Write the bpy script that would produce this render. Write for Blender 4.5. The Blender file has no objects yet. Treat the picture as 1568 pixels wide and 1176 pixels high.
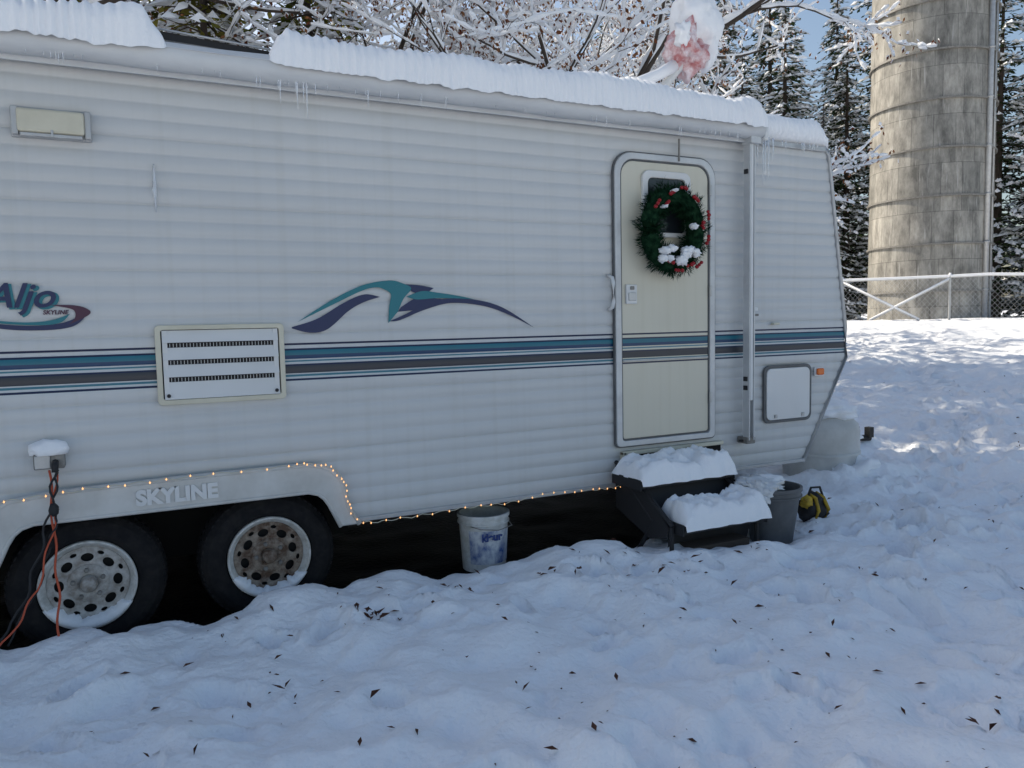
import bpy, bmesh, math, random
import numpy as np
from mathutils import Vector, Matrix
from mathutils import noise as mn
random.seed(7); rng=np.random.default_rng(11)
scene=bpy.context.scene
COL=scene.collection
# ------------------------------------------------------------------ helpers
def link(o,parent=None):
    COL.objects.link(o)
    if parent is not None: o.parent=parent
    return o
def empty(name,loc=(0,0,0)):
    e=bpy.data.objects.new(name,None); e.empty_display_size=.2; e.location=loc; COL.objects.link(e); return e
def mk(name,verts,faces,mats,parent=None,smooth=False,idx=None):
    me=bpy.data.meshes.new(name); me.from_pydata([tuple(v) for v in verts],[],faces)
    if not isinstance(mats,(list,tuple)): mats=[mats]
    for m in mats: me.materials.append(m)
    if idx is not None: me.polygons.foreach_set('material_index',idx)
    if smooth: me.polygons.foreach_set('use_smooth',[True]*len(me.polygons))
    me.update()
    return link(bpy.data.objects.new(name,me),parent)
class MB:
    """mesh builder: collects pieces into one mesh"""
    def __init__(s): s.v=[];s.f=[];s.m=[]
    def add(s,vs,fs,mi=0):
        b=len(s.v); s.v.extend(vs); s.f.extend([tuple(i+b for i in f) for f in fs]); s.m.extend([mi]*len(fs))
    def obj(s,name,mats,parent=None,smooth=False): return mk(name,s.v,s.f,mats,parent,smooth,s.m)
    def tube(s,pts,rad,n=6,mi=0,cap=True):
        pts=[Vector(p) for p in pts]
        if not hasattr(rad,'__len__'): rad=[rad]*len(pts)
        vs=[];fs=[]
        up=Vector((0,0,1))
        for i,p in enumerate(pts):
            t=(pts[min(i+1,len(pts)-1)]-pts[max(i-1,0)])
            if t.length<1e-9: t=Vector((0,0,1))
            t.normalize()
            a=t.cross(up)
            if a.length<.05: a=t.cross(Vector((0,1,0)))
            a.normalize(); b=a.cross(t)
            for k in range(n):
                an=2*math.pi*k/n
                vs.append(p+(a*math.cos(an)+b*math.sin(an))*rad[i])
        for i in range(len(pts)-1):
            for k in range(n):
                k2=(k+1)%n
                fs.append((i*n+k,i*n+k2,(i+1)*n+k2,(i+1)*n+k))
        if cap and n>2:
            fs.append(tuple(range(n))[::-1]); fs.append(tuple((len(pts)-1)*n+k for k in range(n)))
        s.add(vs,fs,mi)
    def box(s,x0,x1,y0,y1,z0,z1,mi=0):
        vs=[(x,y,z) for x in(x0,x1) for y in(y0,y1) for z in(z0,z1)]
        s.add(vs,[(0,1,3,2),(4,6,7,5),(0,4,5,1),(2,3,7,6),(0,2,6,4),(1,5,7,3)],mi)
def bevel(o,w=.005,seg=2):
    m=o.modifiers.new('bev','BEVEL'); m.width=w; m.segments=seg; m.limit_method='ANGLE'; m.angle_limit=math.radians(40); return o
def box(name,x0,x1,y0,y1,z0,z1,mat,parent=None,bw=.004):
    b=MB(); b.box(x0,x1,y0,y1,z0,z1); o=b.obj(name,mat,parent)
    if bw: bevel(o,bw)
    return o
def tube(name,pts,rad,mat,parent=None,n=8,smooth=True):
    b=MB(); b.tube(pts,rad,n); return b.obj(name,mat,parent,smooth)
def slab(name,pts,y0,y1,mat,parent=None,bw=.004):
    n=len(pts); vs=[(x,y0,z) for x,z in pts]+[(x,y1,z) for x,z in pts]
    fs=[tuple(range(n)),tuple(range(2*n-1,n-1,-1))]+[(i,i+n,(i+1)%n+n,(i+1)%n) for i in range(n)]
    o=mk(name,vs,fs,mat,parent)
    bm=bmesh.new(); bm.from_mesh(o.data); bmesh.ops.recalc_face_normals(bm,faces=bm.faces); bm.to_mesh(o.data); bm.free()
    if bw: bevel(o,bw)
    return o
def rrect(x0,x1,z0,z1,rt,rb=None,n=6):
    rb=rt if rb is None else rb; P=[]
    for cx,cz,r,a0 in ((x1-rt,z1-rt,rt,0),(x0+rt,z1-rt,rt,90),(x0+rb,z0+rb,rb,180),(x1-rb,z0+rb,rb,270)):
        for k in range(n+1):
            a=math.radians(a0+90*k/n); P.append((cx+r*math.cos(a),cz+r*math.sin(a)))
    return P
def ring(name,po,pi,y0,y1,mat,parent=None,bw=.003):
    n=len(po); vs=[(x,y0,z) for x,z in po]+[(x,y0,z) for x,z in pi]+[(x,y1,z) for x,z in po]+[(x,y1,z) for x,z in pi]
    fs=[]
    for i in range(n):
        j=(i+1)%n
        fs+=[(i,j,n+j,n+i),(2*n+i,3*n+i,3*n+j,2*n+j),(i,2*n+i,2*n+j,j),(n+i,n+j,3*n+j,3*n+i)]
    o=mk(name,vs,fs,mat,parent)
    bm=bmesh.new(); bm.from_mesh(o.data); bmesh.ops.recalc_face_normals(bm,faces=bm.faces); bm.to_mesh(o.data); bm.free()
    if bw: bevel(o,bw)
    return o
def lathe_y(mb,prof,cx,cy,cz,n=48,mi=0):
    vs=[];fs=[]
    for r,y in prof:
        for k in range(n):
            a=2*math.pi*k/n; vs.append((cx+r*math.cos(a),cy+y,cz+r*math.sin(a)))
    for i in range(len(prof)-1):
        for k in range(n):
            k2=(k+1)%n; fs.append((i*n+k,(i+1)*n+k,(i+1)*n+k2,i*n+k2))
    mb.add(vs,fs,mi)
def lathe_z(mb,prof,cx,cy,n=32,mi=0,wob=0,seed=0):
    vs=[];fs=[]
    for i,(r,z) in enumerate(prof):
        for k in range(n):
            a=2*math.pi*k/n; rr=r*(1+wob*math.sin(3*a+seed+i*.7)+wob*.6*math.sin(7*a+seed*2+i))
            vs.append((cx+rr*math.cos(a),cy+rr*math.sin(a),z))
    for i in range(len(prof)-1):
        for k in range(n):
            k2=(k+1)%n; fs.append((i*n+k,i*n+k2,(i+1)*n+k2,(i+1)*n+k))
    mb.add(vs,fs,mi)
def blob(name,loc,sc,mat,parent=None,amp=.15,fr=2.5,sub=3,seed=0,flat=None):
    bm=bmesh.new(); bmesh.ops.create_icosphere(bm,subdivisions=sub,radius=1)
    for v in bm.verts:
        c=v.co.copy(); d=1+amp*mn.noise(c*fr+Vector((seed*3.1,seed,0)))+amp*.5*mn.noise(c*fr*2.7+Vector((0,seed*5.1,2)))
        c=c*d
        if flat is not None and c.z<flat: c.z=flat
        v.co=Vector((c.x*sc[0]+loc[0],c.y*sc[1]+loc[1],c.z*sc[2]+loc[2]))
    me=bpy.data.meshes.new(name); bm.to_mesh(me); bm.free(); me.materials.append(mat)
    me.polygons.foreach_set('use_smooth',[True]*len(me.polygons))
    return link(bpy.data.objects.new(name,me),parent)
# ------------------------------------------------------------------ materials
def mat(name,col,rough=.6,metal=0,noise=None,bump=None,emit=None,spec=None):
    m=bpy.data.materials.new(name); m.use_nodes=True; nt=m.node_tree; b=nt.nodes['Principled BSDF']
    b.inputs['Base Color'].default_value=(*col,1); b.inputs['Roughness'].default_value=rough; b.inputs['Metallic'].default_value=metal
    if spec is not None: b.inputs['Specular IOR Level'].default_value=spec
    geo=nt.nodes.new('ShaderNodeNewGeometry')
    if noise:
        col2,sc,vec=noise[0],noise[1],(noise[2] if len(noise)>2 else (1,1,1))
        mp=nt.nodes.new('ShaderNodeMapping'); mp.inputs['Scale'].default_value=vec
        n=nt.nodes.new('ShaderNodeTexNoise'); n.inputs['Scale'].default_value=sc; n.inputs['Detail'].default_value=4
        n.inputs['Roughness'].default_value=.65
        r=nt.nodes.new('ShaderNodeValToRGB'); r.color_ramp.elements[0].position=.38; r.color_ramp.elements[1].position=.66
        r.color_ramp.elements[0].color=(*col,1); r.color_ramp.elements[1].color=(*col2,1)
        nt.links.new(geo.outputs['Position'],mp.inputs['Vector']); nt.links.new(mp.outputs[0],n.inputs['Vector'])
        nt.links.new(n.outputs['Fac'],r.inputs[0]); nt.links.new(r.outputs[0],b.inputs['Base Color'])
    if bump:
        n2=nt.nodes.new('ShaderNodeTexNoise'); n2.inputs['Scale'].default_value=bump[0]; n2.inputs['Detail'].default_value=2.5
        bp=nt.nodes.new('ShaderNodeBump'); bp.inputs['Strength'].default_value=bump[1]; bp.inputs['Distance'].default_value=bump[2] if len(bump)>2 else .01
        nt.links.new(geo.outputs['Position'],n2.inputs['Vector']); nt.links.new(n2.outputs['Fac'],bp.inputs['Height']); nt.links.new(bp.outputs[0],b.inputs['Normal'])
    if emit:
        b.inputs['Emission Color'].default_value=(*emit[0],1); b.inputs['Emission Strength'].default_value=emit[1]
    return m
def leafmat(name,c1,c2,trans=.4,sc=1.5):
    m=bpy.data.materials.new(name); m.use_nodes=True; nt=m.node_tree
    for n in list(nt.nodes): nt.nodes.remove(n)
    out=nt.nodes.new('ShaderNodeOutputMaterial'); d=nt.nodes.new('ShaderNodeBsdfDiffuse')
    geo=nt.nodes.new('ShaderNodeNewGeometry'); n=nt.nodes.new('ShaderNodeTexNoise'); n.inputs['Scale'].default_value=sc; n.inputs['Detail'].default_value=0
    r=nt.nodes.new('ShaderNodeValToRGB'); r.color_ramp.elements[0].position=.3; r.color_ramp.elements[1].position=.7
    r.color_ramp.elements[0].color=(*c1,1); r.color_ramp.elements[1].color=(*c2,1)
    nt.links.new(geo.outputs['Position'],n.inputs['Vector']); nt.links.new(n.outputs['Fac'],r.inputs[0]); nt.links.new(r.outputs[0],d.inputs[0])
    if trans>0:
        t=nt.nodes.new('ShaderNodeBsdfTranslucent'); mx=nt.nodes.new('ShaderNodeMixShader'); nt.links.new(r.outputs[0],t.inputs[0]); mx.inputs[0].default_value=trans
        nt.links.new(d.outputs[0],mx.inputs[1]); nt.links.new(t.outputs[0],mx.inputs[2]); nt.links.new(mx.outputs[0],out.inputs[0])
    else: nt.links.new(d.outputs[0],out.inputs[0])
    return m
M_snowsm=mat('snow_soft',(.92,.93,.95),.6,bump=(110,.4,.006),spec=.25)
M_white=mat('painted_white',(.72,.73,.73),.38,noise=((.66,.665,.66),1.3,(1,1,.4)))
M_fender=mat('fender_plastic',(.62,.62,.60),.45,noise=((.50,.495,.47),4,(1,1,1)))
M_trim=mat('aluminium_trim',(.50,.51,.51),.4,metal=.35,noise=((.42,.42,.42),8))
M_cream=mat('aged_cream_plastic',(.64,.61,.49),.45,noise=((.56,.53,.42),5))
M_post=mat('awning_post_metal',(.60,.615,.62),.35,metal=.1,noise=((.50,.51,.52),6))
M_awn=mat('awning_vinyl',(.62,.635,.645),.5,noise=((.54,.555,.57),2.5,(1,3,3)))
M_black=mat('black_rubber',(.018,.018,.02),.7)
M_tire=mat('tire_rubber',(.011,.011,.013),.85,noise=((.022,.021,.021),18),bump=(60,.4,.004),spec=.2)
M_dark=mat('dark_underbody',(.010,.009,.008),.95)
M_glass=mat('dark_glass',(.015,.02,.025),.08)
M_rimw=mat('wheel_white_paint',(.66,.66,.64),.4,noise=((.42,.41,.37),22))
M_rimg=mat('wheel_grey_steel',(.50,.49,.47),.45,noise=((.25,.22,.19),20))
M_rust=mat('wheel_rusty_steel',(.09,.05,.03),.7,noise=((.32,.27,.22),20))
M_navy=mat('decal_navy',(.006,.018,.085),.4)
M_teal=mat('decal_teal',(.005,.17,.21),.4)
M_maroon=mat('decal_maroon',(.06,.012,.04),.4)
M_amber=mat('amber_lens',(.75,.16,.02),.25)
M_grey=mat('grey_plastic',(.085,.09,.095),.5,noise=((.12,.125,.13),9))
M_dgrey=mat('weathered_metal',(.17,.16,.145),.5,noise=((.26,.25,.23),15))
M_orange=mat('orange_cord',(.50,.08,.03),.5)
M_red=mat('red_berry',(.30,.008,.012),.3)
M_pink=mat('red_plastic',(.50,.17,.17),.45,noise=((.88,.80,.82),11))
M_bulb=mat('warm_bulb',(1,.6,.3),.4,emit=((1,.50,.18),1.5))
try: M_bulb.cycles.emission_sampling='NONE'
except Exception: pass
M_bark=mat('bark',(.055,.042,.033),.9)
M_yellow=mat('yellow_fabric',(.60,.40,.03),.6,noise=((.30,.19,.02),20))
M_twig=mat('dead_leaf',(.085,.030,.014),.8)
M_bktw=mat('bucket_white_plastic',(.66,.67,.66),.4,noise=((.48,.48,.44),14))
M_blue=mat('bucket_label_blue',(.02,.05,.20),.45)
M_label=mat('bucket_label_print',(.60,.63,.66),.45,noise=((.03,.08,.26),13,(1,1,.7)))
M_ice=bpy.data.materials.new('ice'); M_ice.use_nodes=True
b=M_ice.node_tree.nodes['Principled BSDF']; b.inputs['Base Color'].default_value=(.93,.96,1,1); b.inputs['Transmission Weight'].default_value=.6; b.inputs['IOR'].default_value=1.31; b.inputs['Roughness'].default_value=.15
M_bag=mat('plastic_bag',(.70,.72,.74),.35)

def stripe_mat(name,base,base2,dx=0):
    m=mat(name,base,.36,noise=(base2,.8,(.5,1,.8)))
    nt=m.node_tree; L=nt.links; b=nt.nodes['Principled BSDF']
    basecol=b.inputs['Base Color'].links[0].from_socket
    geo=nt.nodes.new('ShaderNodeNewGeometry'); sp=nt.nodes.new('ShaderNodeSeparateXYZ'); L.new(geo.outputs['Position'],sp.inputs[0])
    mr=nt.nodes.new('ShaderNodeMapRange'); mr.inputs[1].default_value=1.20; mr.inputs[2].default_value=1.46; L.new(sp.outputs[2],mr.inputs[0])
    r=nt.nodes.new('ShaderNodeValToRGB'); cr=r.color_ramp; cr.interpolation='CONSTANT'
    W=(0,0,0,0); navy=(.008,.016,.055,1); teal=(.008,.14,.20,1); dteal=(.006,.045,.12,1); taupe=(.032,.036,.048,1); lt=(.06,.20,.26,1)
    st=[(1.2,W),(1.232,navy),(1.242,W),(1.252,lt),(1.263,W),(1.270,taupe),(1.308,navy),(1.316,W),(1.327,lt),(1.336,W),(1.343,dteal),(1.362,teal),(1.386,navy),(1.396,W),(1.413,navy),(1.423,W)]
    e=cr.elements
    while len(e)>1: e.remove(e[0])
    e[0].position=0; e[0].color=(*W[:3],0)
    for z,c in st[1:]:
        el=e.new((z-1.2)/.26); el.color=c
    mx=nt.nodes.new('ShaderNodeMix'); mx.data_type='RGBA'
    L.new(mr.outputs[0],r.inputs[0]); L.new(r.outputs['Alpha'],mx.inputs['Factor']); L.new(basecol,mx.inputs['A']); L.new(r.outputs['Color'],mx.inputs['B'])
    mp=nt.nodes.new('ShaderNodeMapping'); mp.inputs['Scale'].default_value=(14,1,.35)
    n=nt.nodes.new('ShaderNodeTexNoise'); n.inputs['Scale'].default_value=1.6; n.inputs['Detail'].default_value=4
    L.new(geo.outputs['Position'],mp.inputs[0]); L.new(mp.outputs[0],n.inputs['Vector'])
    r2=nt.nodes.new('ShaderNodeValToRGB'); r2.color_ramp.elements[0].position=.3; r2.color_ramp.elements[1].position=.5
    r2.color_ramp.elements[0].color=(.965,.962,.95,1); r2.color_ramp.elements[1].color=(1,1,1,1); L.new(n.outputs['Fac'],r2.inputs[0])
    mm=nt.nodes.new('ShaderNodeMix'); mm.data_type='RGBA'; mm.blend_type='MULTIPLY'; mm.inputs['Factor'].default_value=1
    L.new(mx.outputs['Result'],mm.inputs['A']); L.new(r2.outputs[0],mm.inputs['B']); L.new(mm.outputs['Result'],b.inputs['Base Color'])
    return m
M_side=stripe_mat('siding_paint',(.60,.61,.61),(.555,.565,.565))
M_door=stripe_mat('door_paint',(.66,.63,.52),(.61,.58,.48))

# ------------------------------------------------------------------ camera
s_=.0785; c_=math.sqrt(1-s_*s_); f0=Vector((math.sin(math.radians(26.5)),math.cos(math.radians(26.5)),0)); r0=Vector((f0.y,-f0.x,0)); Z=Vector((0,0,1))
F=f0*c_-Z*s_; U0=f0*s_+Z*c_; R=(r0-.021*U0).normalized(); U=(U0+.021*r0).normalized()
cam=bpy.data.cameras.new('camera'); co=bpy.data.objects.new('camera',cam); COL.objects.link(co)
mw=Matrix.Identity(4)
for i in range(3): mw[i][0]=R[i]; mw[i][1]=U[i]; mw[i][2]=-F[i]
mw[0][3],mw[1][3],mw[2][3]=0,0,1.5
co.matrix_world=mw; cam.sensor_width=36; cam.lens=36*1178/1568; cam.clip_start=.05; cam.clip_end=3000
scene.camera=co

# ------------------------------------------------------------------ light
EL=math.radians(37); AZ=math.radians(-30)
sd=Vector((math.sin(AZ)*math.cos(EL),math.cos(AZ)*math.cos(EL),math.sin(EL)))
sun=bpy.data.lights.new('sun','SUN'); sun.energy=5; sun.angle=math.radians(.5); sun.color=(1,.90,.73)
so=bpy.data.objects.new('sun',sun); so.rotation_euler=sd.to_track_quat('Z','Y').to_euler(); so.location=(0,0,30); COL.objects.link(so)
w=bpy.data.worlds.new('World'); scene.world=w; w.use_nodes=True; nt=w.node_tree
sk=nt.nodes.new('ShaderNodeTexSky'); sk.sky_type='NISHITA'; sk.sun_disc=False; sk.sun_elevation=EL; sk.sun_rotation=math.radians(330); sk.air_density=1.15; sk.dust_density=2.2; sk.ozone_density=.9
nt.links.new(sk.outputs[0],nt.nodes['Background'].inputs[0]); nt.nodes['Background'].inputs[1].default_value=.15
scene.view_settings.view_transform='Standard'; scene.view_settings.look='None'; scene.view_settings.exposure=0

# ------------------------------------------------------------------ ground
def vnoise(x,y,scale,seed):
    g=np.random.default_rng(seed).random((256,256))
    xs=x/scale; ys=y/scale; xi=np.floor(xs).astype(int); yi=np.floor(ys).astype(int); fx=xs-xi; fy=ys-yi
    fx=fx*fx*(3-2*fx); fy=fy*fy*(3-2*fy)
    a=g[xi%256,yi%256]; b=g[(xi+1)%256,yi%256]; c=g[xi%256,(yi+1)%256]; d=g[(xi+1)%256,(yi+1)%256]
    return (a*(1-fx)+b*fx)*(1-fy)+(c*(1-fx)+d*fx)*fy-.5
def sstep(a,b,x):
    t=np.clip((x-a)/(b-a),0,1); return t*t*(3-2*t)
def graded(segs,far,lo):
    a=[segs[0][0]]
    for s,e,st in segs:
        n=int(round((e-s)/st)); a+=list(np.linspace(s,e,n+1)[1:])
    st=segs[-1][2]; v=a[-1]
    while v<far: st*=1.16; v+=st; a.append(v)
    st=segs[0][2]; v=a[0]; pre=[]
    while v>lo: st*=1.3; v-=st; pre.append(v)
    return np.array(pre[::-1]+a)
gx=graded([(-1.2,5.5,.018),(5.5,10.0,.034),(10,19,.09)],900,-900)
gy=graded([(.7,4.3,.018),(4.3,8.5,.042),(8.5,15,.09)],900,-900)
GX,GY=np.meshgrid(gx,gy,indexing='ij')
WX=GX*.83+GY*.56+.07*vnoise(GX,GY,.5,31); WY=-GX*.56+GY*.83+.07*vnoise(GX,GY,.5,32)
D=np.hypot(GX,GY)
near=1-sstep(20,45,D)
H=.16+.0606*(np.clip(D,7,26)-7)
tr=sstep(-.15,.25,vnoise(WX,WY,1.7,40)+.12*(GX-2.0))*(1-.4*sstep(5,7,GX))
H=H+near*(.11*vnoise(WX,WY,1.3,1)+.08*vnoise(WX+.3,WY,.42,2)+.075*vnoise(WY,WX,.23,13)+(.045+.025*tr)*vnoise(WX,WY+.2,.13,3)+(.020+.014*tr)*vnoise(WY+3,WX,.07,4)+.008*vnoise(WX,WY,.04,6))+sstep(30,80,D)*1.5*vnoise(GX,GY,30,5)
frng=np.random.default_rng(5)
def dent(cx,cy,rx,ry,ang,dep):
    R_=max(rx,ry)*2.2
    i0,i1=np.searchsorted(gx,[cx-R_,cx+R_]); j0,j1=np.searchsorted(gy,[cy-R_,cy+R_])
    if i1<=i0 or j1<=j0: return
    x=GX[i0:i1,j0:j1]-cx; y=GY[i0:i1,j0:j1]-cy
    u=(x*math.cos(ang)+y*math.sin(ang))/rx; v=(-x*math.sin(ang)+y*math.cos(ang))/ry; q=np.sqrt(u*u+v*v)*(1+.5*vnoise(GX[i0:i1,j0:j1]+cx*7,GY[i0:i1,j0:j1],.06,77))
    H[i0:i1,j0:j1]+= -dep*(1-sstep(.6,1.1,q))+dep*.35*np.exp(-((q-1.25)/.28)**2)
for _ in range(3600):
    cx=frng.uniform(-1.2,17); cy=frng.uniform(.6,14)
    if 3.5<cy<6.7 and cx<5.2: continue
    dense=1 if (2.6+.2*cy<cx<7) else .7
    if frng.random()>dense: continue
    s=frng.uniform(.4,1.15)
    dent(cx,cy,.13*s,.075*s,frng.uniform(0,3.14),frng.uniform(.02,.065)*(.5+.5*s)*(1 if cx<6 else .75))
for (x0,y0,x1,y1,bow) in ((3.7,2.9,14,6.2,.8),(4.3,3.3,12,8.5,-.3),(3.4,2.3,3.0,.9,.1),(3.9,3.0,9.5,2.2,.3)):
    Lp=math.hypot(x1-x0,y1-y0); n=int(Lp/.36); an=math.atan2(y1-y0,x1-x0)
    for k in range(n):
        t=k/n; sg=.14 if k%2 else -.14; px=x0+(x1-x0)*t-math.sin(an)*(sg+bow*math.sin(t*3.1)); py=y0+(y1-y0)*t+math.cos(an)*(sg+bow*math.sin(t*3.1))
        dent(px+frng.uniform(-.05,.05),py+frng.uniform(-.04,.04),.15,.07,an+frng.uniform(-.3,.3),frng.uniform(.06,.095))
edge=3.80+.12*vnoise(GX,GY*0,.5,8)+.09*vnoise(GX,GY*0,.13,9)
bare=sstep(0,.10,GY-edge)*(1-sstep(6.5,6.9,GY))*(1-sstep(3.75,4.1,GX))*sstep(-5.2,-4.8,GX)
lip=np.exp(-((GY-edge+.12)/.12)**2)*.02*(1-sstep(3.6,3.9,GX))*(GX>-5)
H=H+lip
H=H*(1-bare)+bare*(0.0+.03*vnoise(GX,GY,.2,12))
H+= .10*np.exp(-(((GX-5.2)/.55)**2+((GY-4.35)/.35)**2))+.06*np.exp(-(((GX-6.2)/.6)**2+((GY-5)/.5)**2))
H+= .05*np.exp(-(((GX-3.35)/.35)**2+((GY-3.18)/.14)**2))+.08*np.exp(-(((GX-4.3)/.3)**2+((GY-3.95)/.25)**2))
nx,ny=len(gx),len(gy)
V=np.stack([GX,GY,H],-1).reshape(-1,3)
I=(np.arange(nx-1)[:,None]*ny+np.arange(ny-1)[None,:]).reshape(-1)
Q=np.stack([I,I+ny,I+ny+1,I+1],-1)
me=bpy.data.meshes.new('snow_ground'); me.vertices.add(len(V)); me.vertices.foreach_set('co',V.ravel())
me.loops.add(Q.size); me.loops.foreach_set('vertex_index',Q.ravel()); me.polygons.add(len(Q)); me.polygons.foreach_set('loop_start',np.arange(0,Q.size,4)); me.polygons.foreach_set('loop_total',np.full(len(Q),4))
me.update(); me.validate(); me.polygons.foreach_set('use_smooth',[True]*len(Q))
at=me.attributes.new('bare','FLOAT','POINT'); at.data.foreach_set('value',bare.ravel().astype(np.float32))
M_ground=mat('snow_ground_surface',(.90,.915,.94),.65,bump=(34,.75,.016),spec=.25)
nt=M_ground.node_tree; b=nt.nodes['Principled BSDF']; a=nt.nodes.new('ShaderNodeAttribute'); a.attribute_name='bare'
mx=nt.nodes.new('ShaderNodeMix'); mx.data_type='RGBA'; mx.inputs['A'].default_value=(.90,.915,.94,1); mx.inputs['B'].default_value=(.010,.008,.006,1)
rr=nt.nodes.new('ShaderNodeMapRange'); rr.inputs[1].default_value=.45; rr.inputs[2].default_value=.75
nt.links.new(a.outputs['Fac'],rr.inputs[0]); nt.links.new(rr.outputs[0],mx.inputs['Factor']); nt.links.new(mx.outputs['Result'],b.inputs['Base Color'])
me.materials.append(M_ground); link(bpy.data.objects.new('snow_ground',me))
def gh(x,y):
    i=int(np.clip(np.searchsorted(gx,x),1,nx-1)); j=int(np.clip(np.searchsorted(gy,y),1,ny-1)); return float(H[i-1:i+1,j-1:j+1].mean())

# ------------------------------------------------------------------ travel trailer
T=empty('travel_trailer')
XL=-4.9; ZB=.47; ZT=2.70; YN=4.0; YF=6.42
prof=[(.46,4.32),(1.20,4.75),(1.42,4.74),(2.64,4.55),(2.70,4.50)]
def xf(z): return float(np.interp(z,[p[0] for p in prof],[p[1] for p in prof]))
def opening(z):
    zs=[.46,.62,.645,.66]; l=[-.57,-.49,-.46,-.41]; r=[.95,.87,.84,.79]
    return (float(np.interp(z,zs,l))-.02,float(np.interp(z,zs,r))+.02)
PITCH=.0762
def prof_y(z):
    q=(ZT-z)/PITCH; k=math.floor(q); t=q-k; pf=((q)%4)/4
    y=YN-.0075*(1-abs(2*t-1)**2.0)-.004*pf
    if k%4==0 and t<.14: y+=.011*(1-t/.14)
    return y
zs=[]
z=ZT
while z>ZB: zs.append(z); z-=PITCH/14
zs.append(ZB); zs=zs[::-1]
mb=MB()
for a,bz in zip(zs[:-1],zs[1:]):
    ya,yb=prof_y(a),prof_y(bz)
    if (a+bz)/2<.655:
        la,ra=opening(a); lb,rb=opening(bz)
        mb.add([(XL,ya,a),(la,ya,a),(lb,yb,bz),(XL,yb,bz)],[(0,1,2,3)]); mb.add([(ra,ya,a),(xf(a),ya,a),(xf(bz),yb,bz),(rb,yb,bz)],[(0,1,2,3)])
    else: mb.add([(XL,ya,a),(xf(a),ya,a),(xf(bz),yb,bz),(XL,yb,bz)],[(0,1,2,3)])
sd_o=mb.obj('side_siding',M_side,T)
bm=bmesh.new(); bm.from_mesh(sd_o.data); bmesh.ops.remove_doubles(bm,verts=bm.verts,dist=1e-5)
for f in bm.faces: f.smooth=True
bm.to_mesh(sd_o.data); bm.free()
mb=MB(); pr=[(x,z) for z,x in prof]
for (x0,z0),(x1,z1) in zip(pr[:-1],pr[1:]): mb.add([(x0,YN,z0),(x0,YF,z0),(x1,YF,z1),(x1,YN,z1)],[(0,1,2,3)])
mb.add([(XL,YN,ZT),(4.5,YN,ZT),(4.5,5.2,ZT+.05),(XL,5.2,ZT+.05)],[(0,1,2,3)]); mb.add([(XL,5.2,ZT+.05),(4.5,5.2,ZT+.05),(4.5,YF,ZT),(XL,YF,ZT)],[(0,1,2,3)])
mb.add([(XL,YF,ZB)]+[(x,YF,z) for x,z in pr]+[(XL,YF,ZT)],[tuple(range(len(pr)+2))])
mb.add([(XL,YN,ZB),(XL,YF,ZB),(XL,YF,ZT),(XL,YN,ZT)],[(0,1,2,3)])
mb.obj('body_shell',M_white,T)
mb=MB(); mb.box(XL,4.3,4.42,YF-.02,ZB,ZB+.03); mb.box(XL,-.7,4.02,4.42,ZB,ZB+.03); mb.box(1.08,4.3,4.02,4.42,ZB,ZB+.03)
mb.box(-.75,1.1,4.40,4.42,.30,.75); mb.box(-.75,1.1,4.02,4.42,.72,.74); mb.box(XL,4.3,4.5,4.56,.33,.468); mb.box(XL,4.3,5.8,5.86,.33,.468)
for x in (-.22,.60): mb.tube([(x,4.2,.33),(x,6.2,.33)],.035,8)
mb.obj('chassis_underside',M_dark,T)
tube('front_corner_trim',[(x+.004,3.988,z) for x,z in pr],.014,M_trim,T)
tube('front_corner_gasket',[(x+.018,4.002,z) for x,z in pr],.013,M_grey,T)
box('roof_gutter',XL,4.50,3.968,3.986,2.665,2.70,M_trim,T)
box('lower_skirt_trim',1.05,4.33,3.974,3.998,.462,.486,M_trim,T)
fo=[(-.66,.46),(-.615,.56),(-.595,.67),(-.56,.73),(-.50,.768),(-.3,.788),(.19,.797),(.69,.80),(.80,.797),(.86,.785),(.91,.76),(.955,.71),(.975,.64),(.99,.56),(1.05,.46)]
fi=[(.95,.46),(.895,.58),(.87,.62),(.84,.645),(.79,.66),(-.41,.66),(-.46,.645),(-.49,.62),(-.515,.58),(-.57,.46)]
slab('wheel_arch_skirt',fo+fi,3.94,3.986,M_fender,T,.010)
tube('wheel_arch_lip',[(x,3.95,z) for x,z in fo],.014,M_fender,T,8)
tube('wheel_arch_inner_lip',[(x,3.945,z) for x,z in fi],.011,M_fender,T,8)
def text(name,body,x,z,size,y,mat_,parent,ext=.004,shear=0,off=0,sx=1):
    cu=bpy.data.curves.new(name,'FONT'); cu.body=body; cu.size=size; cu.extrude=ext; cu.shear=shear; cu.offset=off
    o=bpy.data.objects.new(name,cu); cu.materials.append(mat_); o.rotation_euler=(math.pi/2,0,0); o.location=(x,y,z); o.scale=(sx,1,1); return link(o,parent)
text('wheel_arch_lettering','SKYLINE',.0,.694,.095,3.937,M_white,T,.007,0,.005,1.0)
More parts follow.
